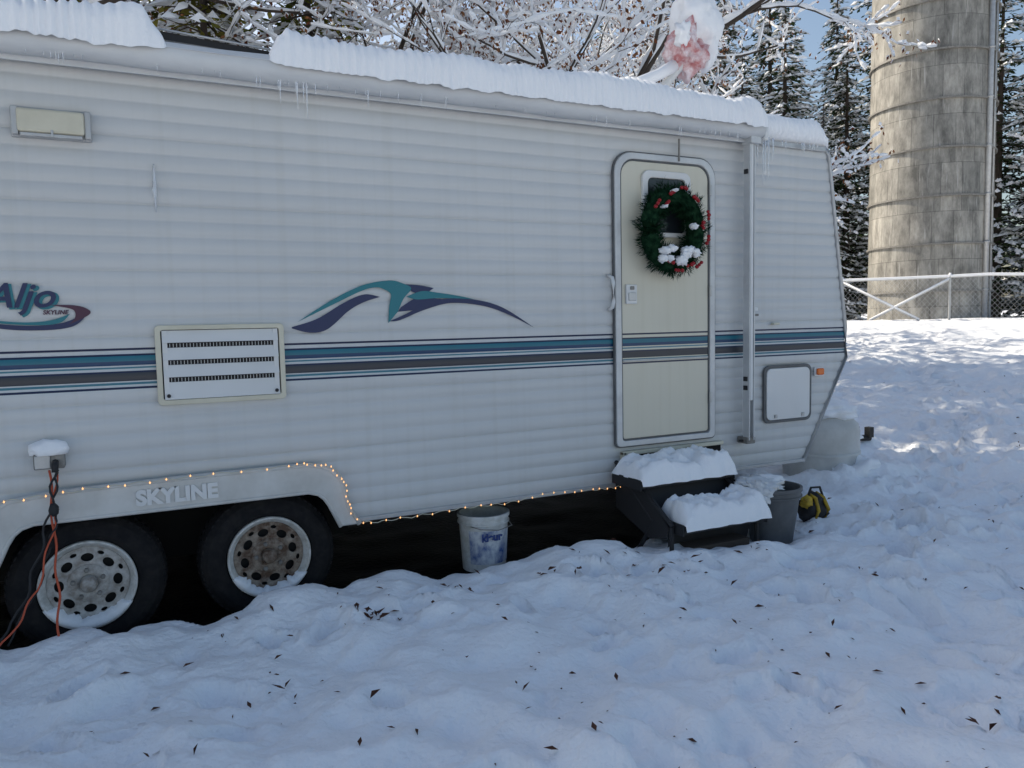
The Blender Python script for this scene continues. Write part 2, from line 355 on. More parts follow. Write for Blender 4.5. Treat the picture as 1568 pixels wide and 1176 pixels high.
def wheel(cx,cz,rimcol,disccol,name,y=4.03,snow=True,rot=0.):
    wp=bpy.data.objects.new(name,None); link(wp,T)
    mb=MB(); lathe_y(mb,[(.205,.03),(.215,.005),(.235,-.008),(.275,-.012),(.30,-.004),(.318,.012),(.332,.03),(.335,.06),(.335,.17),(.318,.21),(.27,.225),(.21,.2)],cx,y,cz,72)
    for k in range(60):
        a=2*math.pi*k/60
        for (ya,yb,of) in ((.016,.075,0),(.085,.145,.05),(.155,.2,0)):
            vs=[]
            for rr_ in (.325,.3415):
                for da in (-.036,.036):
                    for yy in (ya,yb):
                        r_=rr_-(.012 if yy<.03 or yy>.19 else 0); an=a+da*.85+of
                        vs.append((cx+r_*math.cos(an),y+yy,cz+r_*math.sin(an)))
            mb.add(vs,[(0,1,3,2),(4,6,7,5),(0,4,5,1),(2,3,7,6),(0,2,6,4),(1,5,7,3)])
    mb.obj('tire',M_tire,wp,False)
    mb=MB(); lathe_y(mb,[(.206,.03),(.208,.0),(.203,-.008),(.196,-.004),(.190,.012),(.178,.02),(.172,.055),(.165,.065)],cx,y,cz,64); mb.obj('rim',rimcol,wp,True)
    mb=MB(); lathe_y(mb,[(.19,.09),(.0,.09)],cx,y,cz,32); mb.obj('rim_back',M_black,wp)
    cu=bpy.data.curves.new('wheel_disc','CURVE'); cu.dimensions='2D'; cu.fill_mode='BOTH'; cu.extrude=.003; cu.bevel_depth=.002
    def circ(px,pz,ra,rb,ang,n=28):
        sp=cu.splines.new('POLY'); sp.points.add(n-1)
        for k in range(n):
            t=2*math.pi*k/n; ux=ra*math.cos(t); uz=rb*math.sin(t)
            sp.points[k].co=(px+ux*math.cos(ang)-uz*math.sin(ang),pz+ux*math.sin(ang)+uz*math.cos(ang),0,1)
        sp.use_cyclic_u=True
    circ(0,0,.172,.172,0,64)
    for k in range(8):
        a=2*math.pi*k/8+rot; circ(.122*math.cos(a),.122*math.sin(a),.022,.029,a)
        a+=math.pi/8; circ(.148*math.cos(a),.148*math.sin(a),.011,.017,a,14)
    circ(0,0,.040,.040,0)
    cu.materials.append(disccol); o=bpy.data.objects.new('wheel_disc',cu); o.rotation_euler=(math.pi/2,0,0); o.location=(cx,y+.04,cz); link(o,wp)
    mb=MB(); lathe_y(mb,[(.090,.035),(.085,.026),(.055,.024),(.042,.032)],cx,y,cz,40); lathe_y(mb,[(.038,.05),(.036,.0),(.028,-.012),(0,-.014)],cx,y,cz,24)
    mb.obj('hub',disccol,wp,True)
    mb=MB()
    for k in range(5):
        a=2*math.pi*k/5+.4+rot; lathe_y(mb,[(.011,.03),(.011,.008),(.006,.004),(0,.004)],cx+.066*math.cos(a),y,cz+.066*math.sin(a),6)
    mb.obj('lug_nuts',M_dgrey,wp)
    if snow:
        mb=MB(); n=34; vs=[]
        for k in range(n):
            a=math.radians(-155+125*k/(n-1)); th=.040+.030*mn.noise(Vector((k*.45,cx*9,0)))+.012*mn.noise(Vector((k*1.3,cx*5,3)))
            th*=min(1,min(k,n-1-k)/3+.1)
            for rr_,yy in ((.207,.045),(.209,-.012),(.203-th*.3,-.022),(.203-th*.8,-.012),(.20-th,.04)):
                vs.append((cx+rr_*math.cos(a),y+yy,cz+rr_*math.sin(a)))
        fs=[(k*5+j,k*5+j+1,(k+1)*5+j+1,(k+1)*5+j) for k in range(n-1) for j in range(4)]
        mb.add(vs,fs); mb.obj('packed_snow',M_snowsm,wp,True)
wheel(-.22,.325,M_rimw,M_rimg,'wheel_rear')
wheel(.60,.33,M_rimw,M_rust,'wheel_front',rot=.2)
wheel(-.22,.325,M_rimw,M_rimg,'wheel_far_rear',6.15,False); wheel(.60,.33,M_rimw,M_rust,'wheel_far_front',6.15,False)
# refrigerator vent
ring('fridge_vent_frame',rrect(.118,.706,1.148,1.525,.02),rrect(.142,.682,1.172,1.503,.012),3.962,3.99,M_cream,T)
slab('fridge_vent_back',rrect(.14,.684,1.17,1.505,.01),3.982,3.987,M_black,T,0)
mb=MB()
for k in range(4):
    z1=1.500-k*.0815; z0=z1-.0815+(.024 if k<3 else .0)
    x0,x1=.148,.676
    mb.add([(x0,3.976,z1),(x1,3.976,z1),(x1,3.962,z0),(x0,3.962,z0),(x0,3.981,z1),(x1,3.981,z1),(x1,3.967,z0),(x0,3.967,z0)],[(0,3,2,1),(4,5,6,7),(3,7,6,2),(0,1,5,4),(0,4,7,3),(1,2,6,5)])
    if k<3:
        for j in range(34):
            xx=.165+j*.0149; mb.box(xx,xx+.002,3.972,3.980,z0-.022,z0-.004)
    mb.box(.148,.170,3.970,3.981,z1-.0815,z1) ; mb.box(.654,.676,3.970,3.981,z1-.0815,z1)
mb.obj('fridge_vent_louvres',M_white,T)
for x in (.165,.66):
    mb=MB(); lathe_y(mb,[(.009,0),(.009,-.006),(0,-.007)],x,3.963,1.192,12); mb.obj('fridge_vent_catch',M_black,T)
box('porch_light_base',-.395,-.09,3.965,3.99,2.345,2.475,M_trim,T,.006)
box('porch_light_lens',-.37,-.115,3.925,3.966,2.362,2.462,M_cream,T,.012)
for x in (-.39,-.115): box('porch_light_endcap',x,x+.025,3.935,3.966,2.35,2.47,M_trim,T,.005)
box('porch_light_lower_rail',-.36,-.125,3.93,3.965,2.345,2.360,M_trim,T,.003); box('porch_light_tab',-.245,-.235,3.921,3.93,2.345,2.375,M_trim,T,.001)
box('outlet_box',-.395,-.275,3.925,3.99,.90,.97,M_dgrey,T,.006); box('outlet_cover',-.39,-.33,3.915,3.926,.905,.962,M_trim,T,.003)
blob('outlet_snow_cap',(-.335,3.945,.985),(.078,.05,.045),M_snowsm,T,.25,1.5,3,3,-.5)
# door
ring('door_frame',rrect(2.700,3.485,.715,2.530,.125,.03),rrect(2.742,3.443,.750,2.492,.10,.02),3.960,3.986,M_post,T,.005)
ring('door_gasket_shadow',rrect(2.692,3.493,.707,2.538,.13,.035),rrect(2.702,3.483,.717,2.528,.12,.03),3.970,3.986,M_grey,T,0)  # thin dark ring, paints in the gasket shadow line around the door frame
ring('door_gasket',rrect(2.743,3.442,.752,2.491,.098,.02),rrect(2.752,3.433,.76,2.482,.092,.018),3.970,3.984,M_grey,T,0)
slab('door_panel',rrect(2.753,3.432,.761,2.481,.09,.018),3.972,3.986,M_door,T,.003)
ring('door_window_frame',rrect(2.90,3.275,2.02,2.430,.05),rrect(2.94,3.235,2.05,2.385,.035),3.948,3.973,M_white,T,.006)
slab('door_window_glass',rrect(2.94,3.235,2.05,2.385,.035),3.964,3.970,M_glass,T,0)
box('door_belt_strip',2.755,3.43,3.964,3.971,1.247,1.258,M_trim,T,.002)
box('door_latch_plate',2.775,2.855,3.954,3.971,1.605,1.725,M_white,T,.004); box('door_latch_paddle',2.787,2.843,3.946,3.953,1.625,1.675,M_trim,T,.004); box('door_lock',2.80,2.83,3.946,3.953,1.692,1.714,M_dgrey,T,.004)
for z in (.95,1.65,2.3): box('door_hinge',3.436,3.452,3.951,3.968,z,z+.07,M_trim,T,.003)
tube('grab_handle',[(2.665,3.99,1.57),(2.665,3.945,1.585),(2.665,3.935,1.62),(2.665,3.935,1.73),(2.665,3.945,1.765),(2.665,3.99,1.78)],.011,M_white,T)
box('door_stay_hook',3.18,3.192,3.951,3.959,2.50,2.64,M_dgrey,T,.002)
box('step_well_left',2.74,2.76,3.95,3.99,.47,.68,M_cream,T,.003); box('step_well_top',2.74,3.55,3.95,3.99,.66,.685,M_cream,T,.004)
slab('step_well_recess',[(2.76,.475),(3.54,.475),(3.54,.66),(2.76,.66)],3.970,3.984,M_dark,T,0)
ring('hatch_frame',rrect(3.93,4.385,.765,1.17,.05),rrect(3.95,4.365,.785,1.15,.04),3.970,3.986,M_grey,T,.003)
slab('hatch_door',rrect(3.952,4.363,.787,1.148,.04),3.965,3.986,M_white,T,.004)
for x in (4.02,4.28): box('hatch_catch',x,x+.022,3.955,3.965,.80,.825,M_trim,T,.002)
box('marker_light_base',4.42,4.505,3.972,3.986,1.075,1.14,M_white,T,.004); box('marker_light_lens',4.43,4.495,3.950,3.972,1.083,1.132,M_amber,T,.010)
box('clearance_bracket',4.0,4.06,3.955,3.985,1.452,1.468,M_cream,T,.004)
# awning
mb=MB()
pts=[(-4.6+8.4*k/60,3.895+.003*math.sin(k*.9),2.735) for k in range(61)]; mb.tube(pts,[.063+.0025*math.sin(k*1.7)+.002*math.sin(k*.53) for k in range(61)],20)
mb.obj('awning_roll',M_awn,T,True)
slab('awning_end_cap',[(3.80,2.66),(3.835,2.66),(3.835,2.80),(3.80,2.80)],3.84,3.96,M_white,T,.01)
slab('awning_valance',[(-4.6,2.655),(3.79,2.655),(3.79,2.70),(-4.6,2.70)],3.925,3.935,M_awn,T,.002)
mb=MB()
mb.box(3.712,3.722,3.885,3.945,.68,2.70); mb.box(3.752,3.762,3.885,3.945,.68,2.70); mb.box(3.722,3.752,3.925,3.945,.68,2.70)
o=mb.obj('awning_arm_channel',M_post,T); bevel(o,.002)
box('awning_inner_arm',3.726,3.748,3.888,3.922,.95,2.68,M_white,T,.003)
box('awning_arm_foot',3.70,3.775,3.89,3.986,.655,.70,M_dgrey,T,.006); box('awning_arm_foot_pin',3.675,3.80,3.925,3.945,.668,.682,M_black,T,.003)
box('awning_arm_top_bracket',3.70,3.79,3.86,3.95,2.64,2.74,M_post,T,.006)
for z in (1.08,1.02,2.45): box('awning_arm_pin',3.70,3.712,3.90,3.93,z,z+.03,M_black,T,.002)
box('awning_arm_knob',3.762,3.795,3.89,3.915,1.545,1.575,M_white,T,.008)
box('awning_arm_clip',3.765,3.80,3.89,3.91,1.515,1.53,M_dgrey,T,.003)
# awning snow with melt ridges
mb=MB(); vs=[]; fs=[]; xs=np.arange(-4.6,3.80,.0075); na=15; ph=0
for i,x in enumerate(xs):
    ph+=.0075/(.046+.020*mn.noise(Vector((x*2.7,3,0))))*2*math.pi
    g0=(abs(x-.45)-.225+.03*mn.noise(Vector((x*14,2,0))))/.09; gap=min(1,max(0,g0)); gap=gap**.5
    endf=min(1,(3.80-x)/.08+.1)
    h=(.165+.04*mn.noise(Vector((x*1.3,0,0)))+.03*mn.noise(Vector((x*5,1,0))))*gap*endf**.5+.004
    ma=(.55+.9*mn.noise(Vector((x*2.3,9,2)))+.4*mn.noise(Vector((x*9,2,2))))
    rd=.009*math.sin(ph)*max(.15,ma)
    for k in range(na):
        a=math.pi*k/(na-1); n_=mn.noise(Vector((x*11,k*.5,4)))*.015
        ry=.094 if k<na/2 else .13
        fr_=1 if k<na*.6 else .4
        vs.append((x,3.90-math.cos(a)*(ry*(.75+.25*gap)+rd*fr_*gap+n_*.7*gap),2.758+(h+rd*fr_*gap+n_*gap)*math.sin(a)**.62-((.026+.02*mn.noise(Vector((x*11,5,5))))*gap if k==0 else 0)))
    if i:
        b0=(i-1)*na
        for k in range(na-1): fs.append((b0+k,b0+k+1,b0+na+k+1,b0+na+k))
mb.add(vs,fs); mb.obj('awning_snow',M_snowsm,T,True)
# roof snow
sect=[(4.02,2.70,0),(3.965,2.72,.3),(3.935,2.76,.7),(3.935,2.81,1),(3.96,2.86,1),(4.03,2.89,1),(4.15,2.91,1),(4.4,2.93,1),(4.8,2.94,1),(5.3,2.95,1),(5.9,2.93,1),(6.3,2.89,1),(6.42,2.83,.7),(6.42,2.70,0)]
xs=np.concatenate([np.arange(-4.9,3.3,.05),np.arange(3.3,4.58,.009)]); vs=[];fs=[]; ns=len(sect)
for i,x in enumerate(xs):
    e=min(1,max(0,(4.57-x)/.16))**.5
    gap=min(1,max(.15,(abs(x-.45)-.25)/.05))
    for j,(y,z,wt) in enumerate(sect):
        nz=(.03*mn.noise(Vector((x*1.5,y*1.5,0)))+.018*mn.noise(Vector((x*6,y*6,j*.4))))*wt
        hh=(z-2.70)*e+nz*e
        if y<4.35: hh*=gap
        rip=.006*math.sin(x*140+6*mn.noise(Vector((x*4,0,0))))*wt if x>3.3 and j<7 else 0
        vs.append((x,y+(1-e)*.08*(1 if y<5 else -1)+rip+(.02*mn.noise(Vector((x*5,z*7,5)))*wt if j<5 else 0),2.702+hh))
    if i:
        b0=(i-1)*ns
        for k in range(ns-1): fs.append((b0+k,b0+ns+k,b0+ns+k+1,b0+k+1))
mb=MB(); mb.add(vs,fs); mb.obj('roof_snow',M_snowsm,T,True)
# dark roof vent where the snow has slid off
mb=MB(); mb.add([(.20,3.97,2.80),(.70,3.97,2.79),(.70,4.25,2.86),(.20,4.25,2.90),(.20,3.97,2.872),(.70,3.97,2.845),(.70,4.25,2.90),(.20,4.25,2.97)],[(0,1,5,4),(4,5,6,7),(3,2,1,0),(0,4,7,3),(1,2,6,5),(2,3,7,6)])
mb.obj('roof_vent',M_black,T); tube('roof_vent_rim',[(.18,3.962,2.879),(.71,3.962,2.850)],.006,M_trim,T); tube('roof_vent_lower_rim',[(.18,3.962,2.83),(.71,3.962,2.81)],.004,M_dgrey,T)
# icicles
mb=MB()
def icicle(x,y,z,l,r):
    mb.tube([(x,y,z),(x+.001,y,z-l*.3),(x,y,z-l*.7),(x+.001,y,z-l)],[r,r*.75,r*.4,.0008],7)
ri=random.Random(4)
for x in (.80,.83,.845,.72,1.15,3.83,3.88,3.9,3.93,3.97): icicle(x,3.86 if x<3.8 else 3.94,2.71,ri.uniform(.1,.34),.006)
for _ in range(80):
    x=ri.uniform(-.4,4.4); icicle(x,3.86 if x<3.78 else 3.94,2.70,ri.uniform(.015,.08),.004)
mb.obj('icicles',M_ice,T,True)
mb=MB()
for x,z0,z1 in ((.155,2.27,2.05),(.15,2.19,2.12)): mb.tube([(x,3.984,z0),(x,3.980,(z0+z1)/2),(x,3.986,z1)],[.004,.009,.002],6)
mb.obj('ice_drip',M_ice,T,True)
# decals
YD=3.9845
def bez(P,n=14):
    out=[]; m=len(P)
    for i in range(m-1):
        p0=Vector(P[max(i-1,0)]);p1=Vector(P[i]);p2=Vector(P[i+1]);p3=Vector(P[min(i+2,m-1)])
        for k in range(n):
            t=k/n; out.append(.5*((2*p1)+(p2-p0)*t+(2*p0-5*p1+4*p2-p3)*t*t+(3*p1-p0-3*p2+p3)*t**3))
    out.append(Vector(P[-1])); return out
def decal(name,up,lo,mat_,y=YD):
    a=bez(up); b=bez(lo); n=60
    def rs(c):
        L=[0]
        for i in range(1,len(c)): L.append(L[-1]+(c[i]-c[i-1]).length)
        return [(np.interp(t*L[-1],L,[p.x for p in c]),np.interp(t*L[-1],L,[p.y for p in c])) for t in np.linspace(0,1,n)]
    a=rs(a);b=rs(b); vs=[(x,y,z) for x,z in a]+[(x,y,z) for x,z in b]
    return mk(name,vs,[(i,n+i,n+i+1,i+1) for i in range(n-1)],mat_,T)
decal('swoosh_navy_left',[(.75,1.505),(.88,1.545),(1.02,1.625),(1.13,1.668),(1.215,1.655)],[(.75,1.498),(.84,1.474),(.93,1.49),(1.04,1.58),(1.12,1.625),(1.215,1.655)],M_navy)
decal('swoosh_teal_crest',[(.78,1.53),(.95,1.635),(1.12,1.715),(1.27,1.742),(1.34,1.728)],[(.78,1.53),(.96,1.615),(1.12,1.688),(1.20,1.705),(1.25,1.69)],M_teal,YD-.001)
decal('swoosh_teal_fall',[(1.25,1.69),(1.275,1.665),(1.262,1.60),(1.255,1.515)],[(1.34,1.728),(1.39,1.70),(1.345,1.645),(1.31,1.575)],M_teal,YD-.0015)
decal('swoosh_navy_peak',[(1.345,1.722),(1.43,1.718),(1.52,1.702)],[(1.385,1.69),(1.41,1.676),(1.46,1.668),(1.52,1.702)],M_navy)
decal('swoosh_teal_tail',[(1.36,1.655),(1.45,1.685),(1.55,1.676),(1.66,1.660),(1.76,1.640)],[(1.36,1.655),(1.42,1.640),(1.52,1.646),(1.66,1.645),(1.76,1.640)],M_teal,YD-.002)
decal('swoosh_navy_mid',[(1.33,1.60),(1.42,1.650),(1.50,1.648),(1.60,1.638)],[(1.31,1.575),(1.41,1.585),(1.50,1.610),(1.60,1.638)],M_navy,YD)
decal('swoosh_navy_right',[(1.26,1.525),(1.36,1.565),(1.5,1.630),(1.70,1.644),(1.92,1.599),(2.14,1.472)],[(1.26,1.525),(1.32,1.530),(1.46,1.583),(1.62,1.620),(1.82,1.601),(1.98,1.548),(2.14,1.472)],M_navy,YD-.001)
text('logo_shadow','Aljo',-.535,1.610,.150,YD,M_teal,T,.0008,.35,.004,1.06); text('logo_lettering','Aljo',-.545,1.616,.150,YD-.003,M_navy,T,.0008,.35,.002,1.06)
text('logo_small','SKYLINE',-.325,1.583,.026,YD-.003,M_maroon,T,.0008,.2,.0008)
decal('logo_oval_navy',[(-.62,1.56),(-.40,1.535),(-.25,1.545),(-.14,1.60)],[(-.62,1.55),(-.42,1.515),(-.22,1.525),(-.14,1.60)],M_navy)
decal('logo_oval_teal',[(-.62,1.575),(-.42,1.55),(-.30,1.556),(-.22,1.585)],[(-.62,1.562),(-.40,1.538),(-.27,1.542),(-.22,1.585)],M_teal)
decal('logo_oval_maroon',[(-.30,1.625),(-.20,1.622),(-.15,1.605),(-.145,1.58),(-.23,1.535)],[(-.30,1.625),(-.22,1.608),(-.20,1.59),(-.205,1.56),(-.23,1.535)],M_maroon,YD-.001)

# ------------------------------------------------------------------ string lights
SL=empty('string_lights')
path=[(-.66,.76),(-.53,.775),(-.28,.79),(0,.80),(.3,.805),(.69,.81),(.80,.808),(.90,.785),(.96,.72),(.985,.64),(1.0,.56),(1.06,.475),(1.3,.465),(1.62,.475),(1.9,.47),(2.17,.49),(2.4,.485),(2.6,.475),(2.74,.50),(2.745,.66)]
bp=bez(path,10); pts=[(p.x+.004*math.sin(i*2.1),3.925-.003*math.sin(i),p.y+.006*math.sin(i*1.7)) for i,p in enumerate(bp)]
tube('light_wire',pts,.0022,M_cream,SL,5)
mb=MB()
for i in range(2,len(pts),3):
    x,y,z=pts[i]; j=ri.uniform(-.01,.01); mb.tube([(x+j,y-.006,z-.004),(x+j,y-.008,z+.001),(x+j,y-.006,z+.007)],[.002,.0040,.0015],6)
mb.obj('bulbs',M_bulb,SL,True)
# extension cords
EC=empty('extension_cord')
def wob(P,n=10,a=.01,seed=0):
    out=[]
    for i in range(len(P)-1):
        for k in range(n):
            t=k/n; p=Vector(P[i]).lerp(Vector(P[i+1]),t); q=i*n+k
            out.append(p+Vector((a*math.sin(q*.9+seed),a*.3*math.cos(q*.7),a*.4*math.sin(q*.5))))
    out.append(Vector(P[-1])); return out
tube('plug',[(-.31,3.92,.93),(-.31,3.89,.925),(-.312,3.885,.89)],.014,M_black,EC)
tube('orange_lead',wob([(-.335,3.90,.90),(-.33,3.87,.6),(-.325,3.82,.35),(-.33,3.70,.12)],8,.006),.005,M_orange,EC)
tube('red_lead',wob([(-.31,3.89,.88),(-.33,3.86,.65),(-.40,3.80,.4),(-.50,3.72,.25),(-.62,3.6,.14)],8,.008,1),.004,M_orange,EC)
tube('black_lead',wob([(-.312,3.885,.89),(-.34,3.86,.72),(-.40,3.84,.5),(-.48,3.80,.3),(-.6,3.7,.16)],8,.012,2),.005,M_black,EC)
tube('black_lead_second',wob([(-.30,3.885,.90),(-.32,3.87,.78),(-.31,3.86,.70),(-.345,3.86,.6),(-.38,3.85,.45),(-.52,3.8,.18)],8,.008,3),.0045,M_black,EC)
blob('knot',(-.325,3.86,.73),(.02,.02,.03),M_black,EC,.3,3,2)

# ------------------------------------------------------------------ folding entry steps
ST=empty('entry_steps')
def step(x0,x1,y0,y1,z,seed,sk=0):
    mb=MB(); mb.box(x0,x1,y0,y1,z-.02,z); mb.box(x0,x1,y0-.008,y0-.0005,z-.05,z+.004); mb.box(x0-.012,x0-.001,y0-.01,y1,z-.06,z+.006); mb.box(x1+.001,x1+.012,y0-.01,y1,z-.06,z+.006); o=mb.obj('tread',M_black,ST); bevel(o,.003)
    vs=[];fs=[];nxs,nys=64,28
    for i in range(nxs):
        for j in range(nys):
            u=i/(nxs-1); v=j/(nys-1); ex=min(1,min(u,1-u)/.06)**.5; ey=min(1,min(v,1-v)/.15)**.5
            x=x0-.012+(x1-x0+.024)*u+sk*v; y=y0-.035+(y1-y0+.04)*v
            h=(.105+.045*mn.noise(Vector((x*5,y*5,seed)))+.035*mn.noise(Vector((x*15,y*15,seed)))+.014*mn.noise(Vector((x*40,y*40,seed))))*ex*ey
            vs.append((x+.012*mn.noise(Vector((y*14,x*9,seed))),y+.022*mn.noise(Vector((x*12,0,seed))),z+.001+h-(.03 if j==0 else 0)))
    for i in range(nxs-1):
        for j in range(nys-1): a=i*nys+j; fs.append((a,a+nys,a+nys+1,a+1))
    m2=MB(); m2.add(vs,fs); m2.obj('step_snow',M_snowsm,ST,True)
step(2.66,3.36,3.66,3.95,.56,1); step(2.73,3.34,3.36,3.63,.35,5,.05)
mb=MB()
for x in (2.70,3.34):
    for (a,b_) in (((x,3.98,.62),(x,3.70,.54)),((x,3.97,.60),(x,3.60,.33)),((x,3.74,.53),(x,3.42,.335)),((x,3.58,.34),(x,3.75,.12)),((x,3.43,.33),(x,3.43,.13))):
        mb.tube([a,b_],.014,6)
for x in (2.69,3.35):
    mb.add([(x,3.97,.60),(x,3.66,.53),(x,3.44,.32),(x,3.46,.26),(x,3.62,.22),(x,3.97,.34)],[(0,1,2,3,4,5)])
mb.add([(2.69,3.72,.52),(3.35,3.72,.52),(3.35,3.64,.35),(2.69,3.64,.35)],[(0,1,2,3)]); mb.add([(2.72,3.46,.32),(3.33,3.46,.32),(3.33,3.52,.10),(2.72,3.52,.10)],[(0,1,2,3)])
mb.obj('step_frame',M_black,ST)
box('step_base_block',2.80,3.22,3.36,3.50,.13,.215,M_bark,ST,.006)

# ------------------------------------------------------------------ bins, bucket, bag
def pail(name,cx,cy,z0,h,r0_,r1_,m,label=None):
    e=empty(name); mb=MB()
    pr_=[(0,z0),(r0_,z0),(r0_+(r1_-r0_)*.5,z0+h*.5),(r0_+(r1_-r0_)*.82,z0+h*.82),(r1_+.006,z0+h*.83),(r1_+.006,z0+h*.86),(r1_,z0+h*.865),(r1_,z0+h*.93),(r1_+.008,z0+h*.94),(r1_+.008,z0+h),(r1_-.006,z0+h),(r1_-.012,z0+h*.9),(r0_-.01,z0+.02),(0,z0+.02)]
    lathe_z(mb,pr_,cx,cy,40); o=mb.obj('shell',m,e,True); o.modifiers.new('es','EDGE_SPLIT').split_angle=math.radians(50)
    if label:
        vs=[]
        for k in range(17):
            a=math.radians(-150+120*k/16)
            for zz,r_ in ((z0+h*.15,.15),(z0+h*.74,.74)):
                q=r0_+(r1_-r0_)*r_+.0025; vs.append((cx+q*math.cos(a),cy+q*math.sin(a),zz))
        fs=[(2*k,2*k+2,2*k+3,2*k+1) for k in range(16)]; m2=MB(); m2.add(vs,fs); m2.obj('label',label,e,True)
    return e
bk=pail('paint_bucket',1.835,4.10,.06,.335,.128,.148,M_bktw,M_label)
cu=bpy.data.curves.new('label_text','FONT'); cu.body='kleur'; cu.size=.062; cu.extrude=.001; cu.offset=.003; cu.materials.append(M_blue)
o=bpy.data.objects.new('label_text',cu); o.rotation_euler=(math.pi/2,0,0); o.location=(1.755,3.949,.255); link(o,bk)
tube('bail_handle',[(1.69,4.08,.34),(1.74,3.93,.335),(1.84,3.90,.325),(1.94,3.93,.335),(1.98,4.08,.34)],.003,M_dgrey,bk)
tb=pail('trash_bin',3.55,3.52,.10,.36,.125,.175,M_grey)
blob('bag',(3.46,3.54,.47),(.14,.13,.045),M_bag,tb,.5,3,4,2); blob('bag_drape',(3.36,3.44,.44),(.05,.09,.07),M_bag,tb,.6,3.5,4,6); blob('bag_snow',(3.56,3.57,.48),(.11,.10,.035),M_snowsm,tb,.35,2.5,3,9)
TBG=empty('tool_bag')
blob('bag_body',(4.02,3.62,.23),(.11,.085,.10),M_black,TBG,.35,2.2,3,4)
for k in range(2): tube('strap',[(3.96+.09*k,3.545,.17),(3.97+.09*k,3.525,.24),(3.98+.07*k,3.56,.315),(3.98+.07*k,3.62,.335)],.012,M_yellow,TBG,8)
blob('pouch',(3.93,3.59,.29),(.04,.04,.04),M_yellow,TBG,.5,2,3,5); tube('handle',[(3.95,3.6,.32),(3.98,3.6,.38),(4.06,3.6,.375),(4.09,3.6,.31)],.008,M_black,TBG)
PT=empty('propane_tank_cover'); mb=MB(); lathe_z(mb,[(.30,.10),(.31,.36),(.315,.365),(.31,.38),(.30,.385),(.30,.55),(.285,.61),(.25,.65),(.20,.675),(.0,.69)],5.22,4.62,40,0,.012,1); o=mb.obj('shell',M_fender,PT,True); o.modifiers.new('es','EDGE_SPLIT').split_angle=math.radians(45)
blob('cover_snow',(5.22,4.62,.70),(.27,.26,.10),M_snowsm,PT,.35,2,4,8,-.6)
blob('base_drift',(5.30,4.35,.18),(.30,.22,.15),M_snowsm,PT,.5,2.2,4,3)
for y in (4.75,5.65): tube('tongue_beam',[(4.3,y,.40),(6.25,5.2,.36)],.045,M_dark,T,6,False)
mb=MB(); mb.tube([(6.3,5.15,.20),(6.3,5.15,.43)],.03,10); mb.tube([(6.18,5.15,.33),(6.45,5.12,.31)],.03,8); mb.box(6.40,6.46,5.08,5.14,.32,.42); mb.obj('hitch_jack',M_black,T)
blob('tongue_snow',(5.75,5.1,.36),(.42,.25,.10),M_snowsm,T,.4,2,4,4)

# ------------------------------------------------------------------ wreath
W=empty('christmas_wreath'); cx,cz,cy=3.075,2.060,3.885; RM,rm=.180,.098
M_ndl=leafmat('wreath_needles',(.006,.022,.012),(.020,.058,.030),.0,30)
mb=MB(); pts=[(cx+RM*math.cos(2*math.pi*k/32),cy,cz+RM*1.15*math.sin(2*math.pi*k/32)) for k in range(33)]; mb.tube(pts,.055,8,cap=False)
rw=random.Random(3)
for _ in range(9500):
    a=rw.uniform(0,2*math.pi); ph=rw.uniform(0,2*math.pi); c=Vector((cx+RM*math.cos(a),cy,cz+RM*1.15*math.sin(a)))
    er=Vector((math.cos(a),0,math.sin(a))); ey=Vector((0,-1,0)); et=Vector((-math.sin(a),0,math.cos(a)))
    clump=1+.22*math.sin(a*11)+.15*math.sin(a*17+1)
    nrm=er*math.cos(ph)+ey*.8*math.sin(ph); d=(nrm+et*rw.uniform(-.9,.9)+er*rw.uniform(-.3,.3)).normalized()
    p=c+nrm*rm*rw.uniform(.3,.78)*clump; l=rw.uniform(.02,.045); sdv=d.cross(nrm+Vector((.1,.2,.3))).normalized()*.0026
    mb.add([p-sdv,p+sdv,p+d*l],[(0,1,2)])
mb.obj('needles',M_ndl,W)
mb=MB()
for (a,r) in [(105,.2),(78,.22),(125,.17),(50,.2),(-20,.22),(2,.17),(15,.23),(-100,.23),(-75,.21),(-60,.24),(-120,.2),(140,.22)]:
    for q in range(3):
        x=cx+r*math.cos(math.radians(a+q*5)); z=cz+r*1.12*math.sin(math.radians(a+q*5)); R_=.011+.003*rw.random()
        vs=[];n=8
        yb=3.795+rw.uniform(-.008,.012)
        for i in range(5):
            for k in range(n):
                th=math.pi*i/4; vs.append((x+R_*math.sin(th)*math.cos(k*math.pi/4),yb+R_*math.cos(th),z+R_*math.sin(th)*math.sin(k*math.pi/4)))
        mb.add(vs,[(i*n+k,i*n+(k+1)%n,(i+1)*n+(k+1)%n,(i+1)*n+k) for i in range(4) for k in range(n)])
mb.obj('berries',M_red,W,True)
for i,(x,z,sx,sz) in enumerate([(3.03,1.935,.035,.022),(3.08,1.95,.03,.02),(3.06,1.89,.022,.02),(3.15,1.88,.035,.03),(3.20,1.94,.04,.028),(3.26,1.93,.03,.025),(3.01,1.89,.02,.025),(3.18,1.91,.03,.03),(3.25,2.09,.02,.018),(3.02,2.2,.012,.01),(3.1,2.3,.015,.01)]):
    blob('wreath_snow',(x-.075,3.80,z-.015),(sx,.035,sz),M_snowsm,W,.6,2.8,3,i)
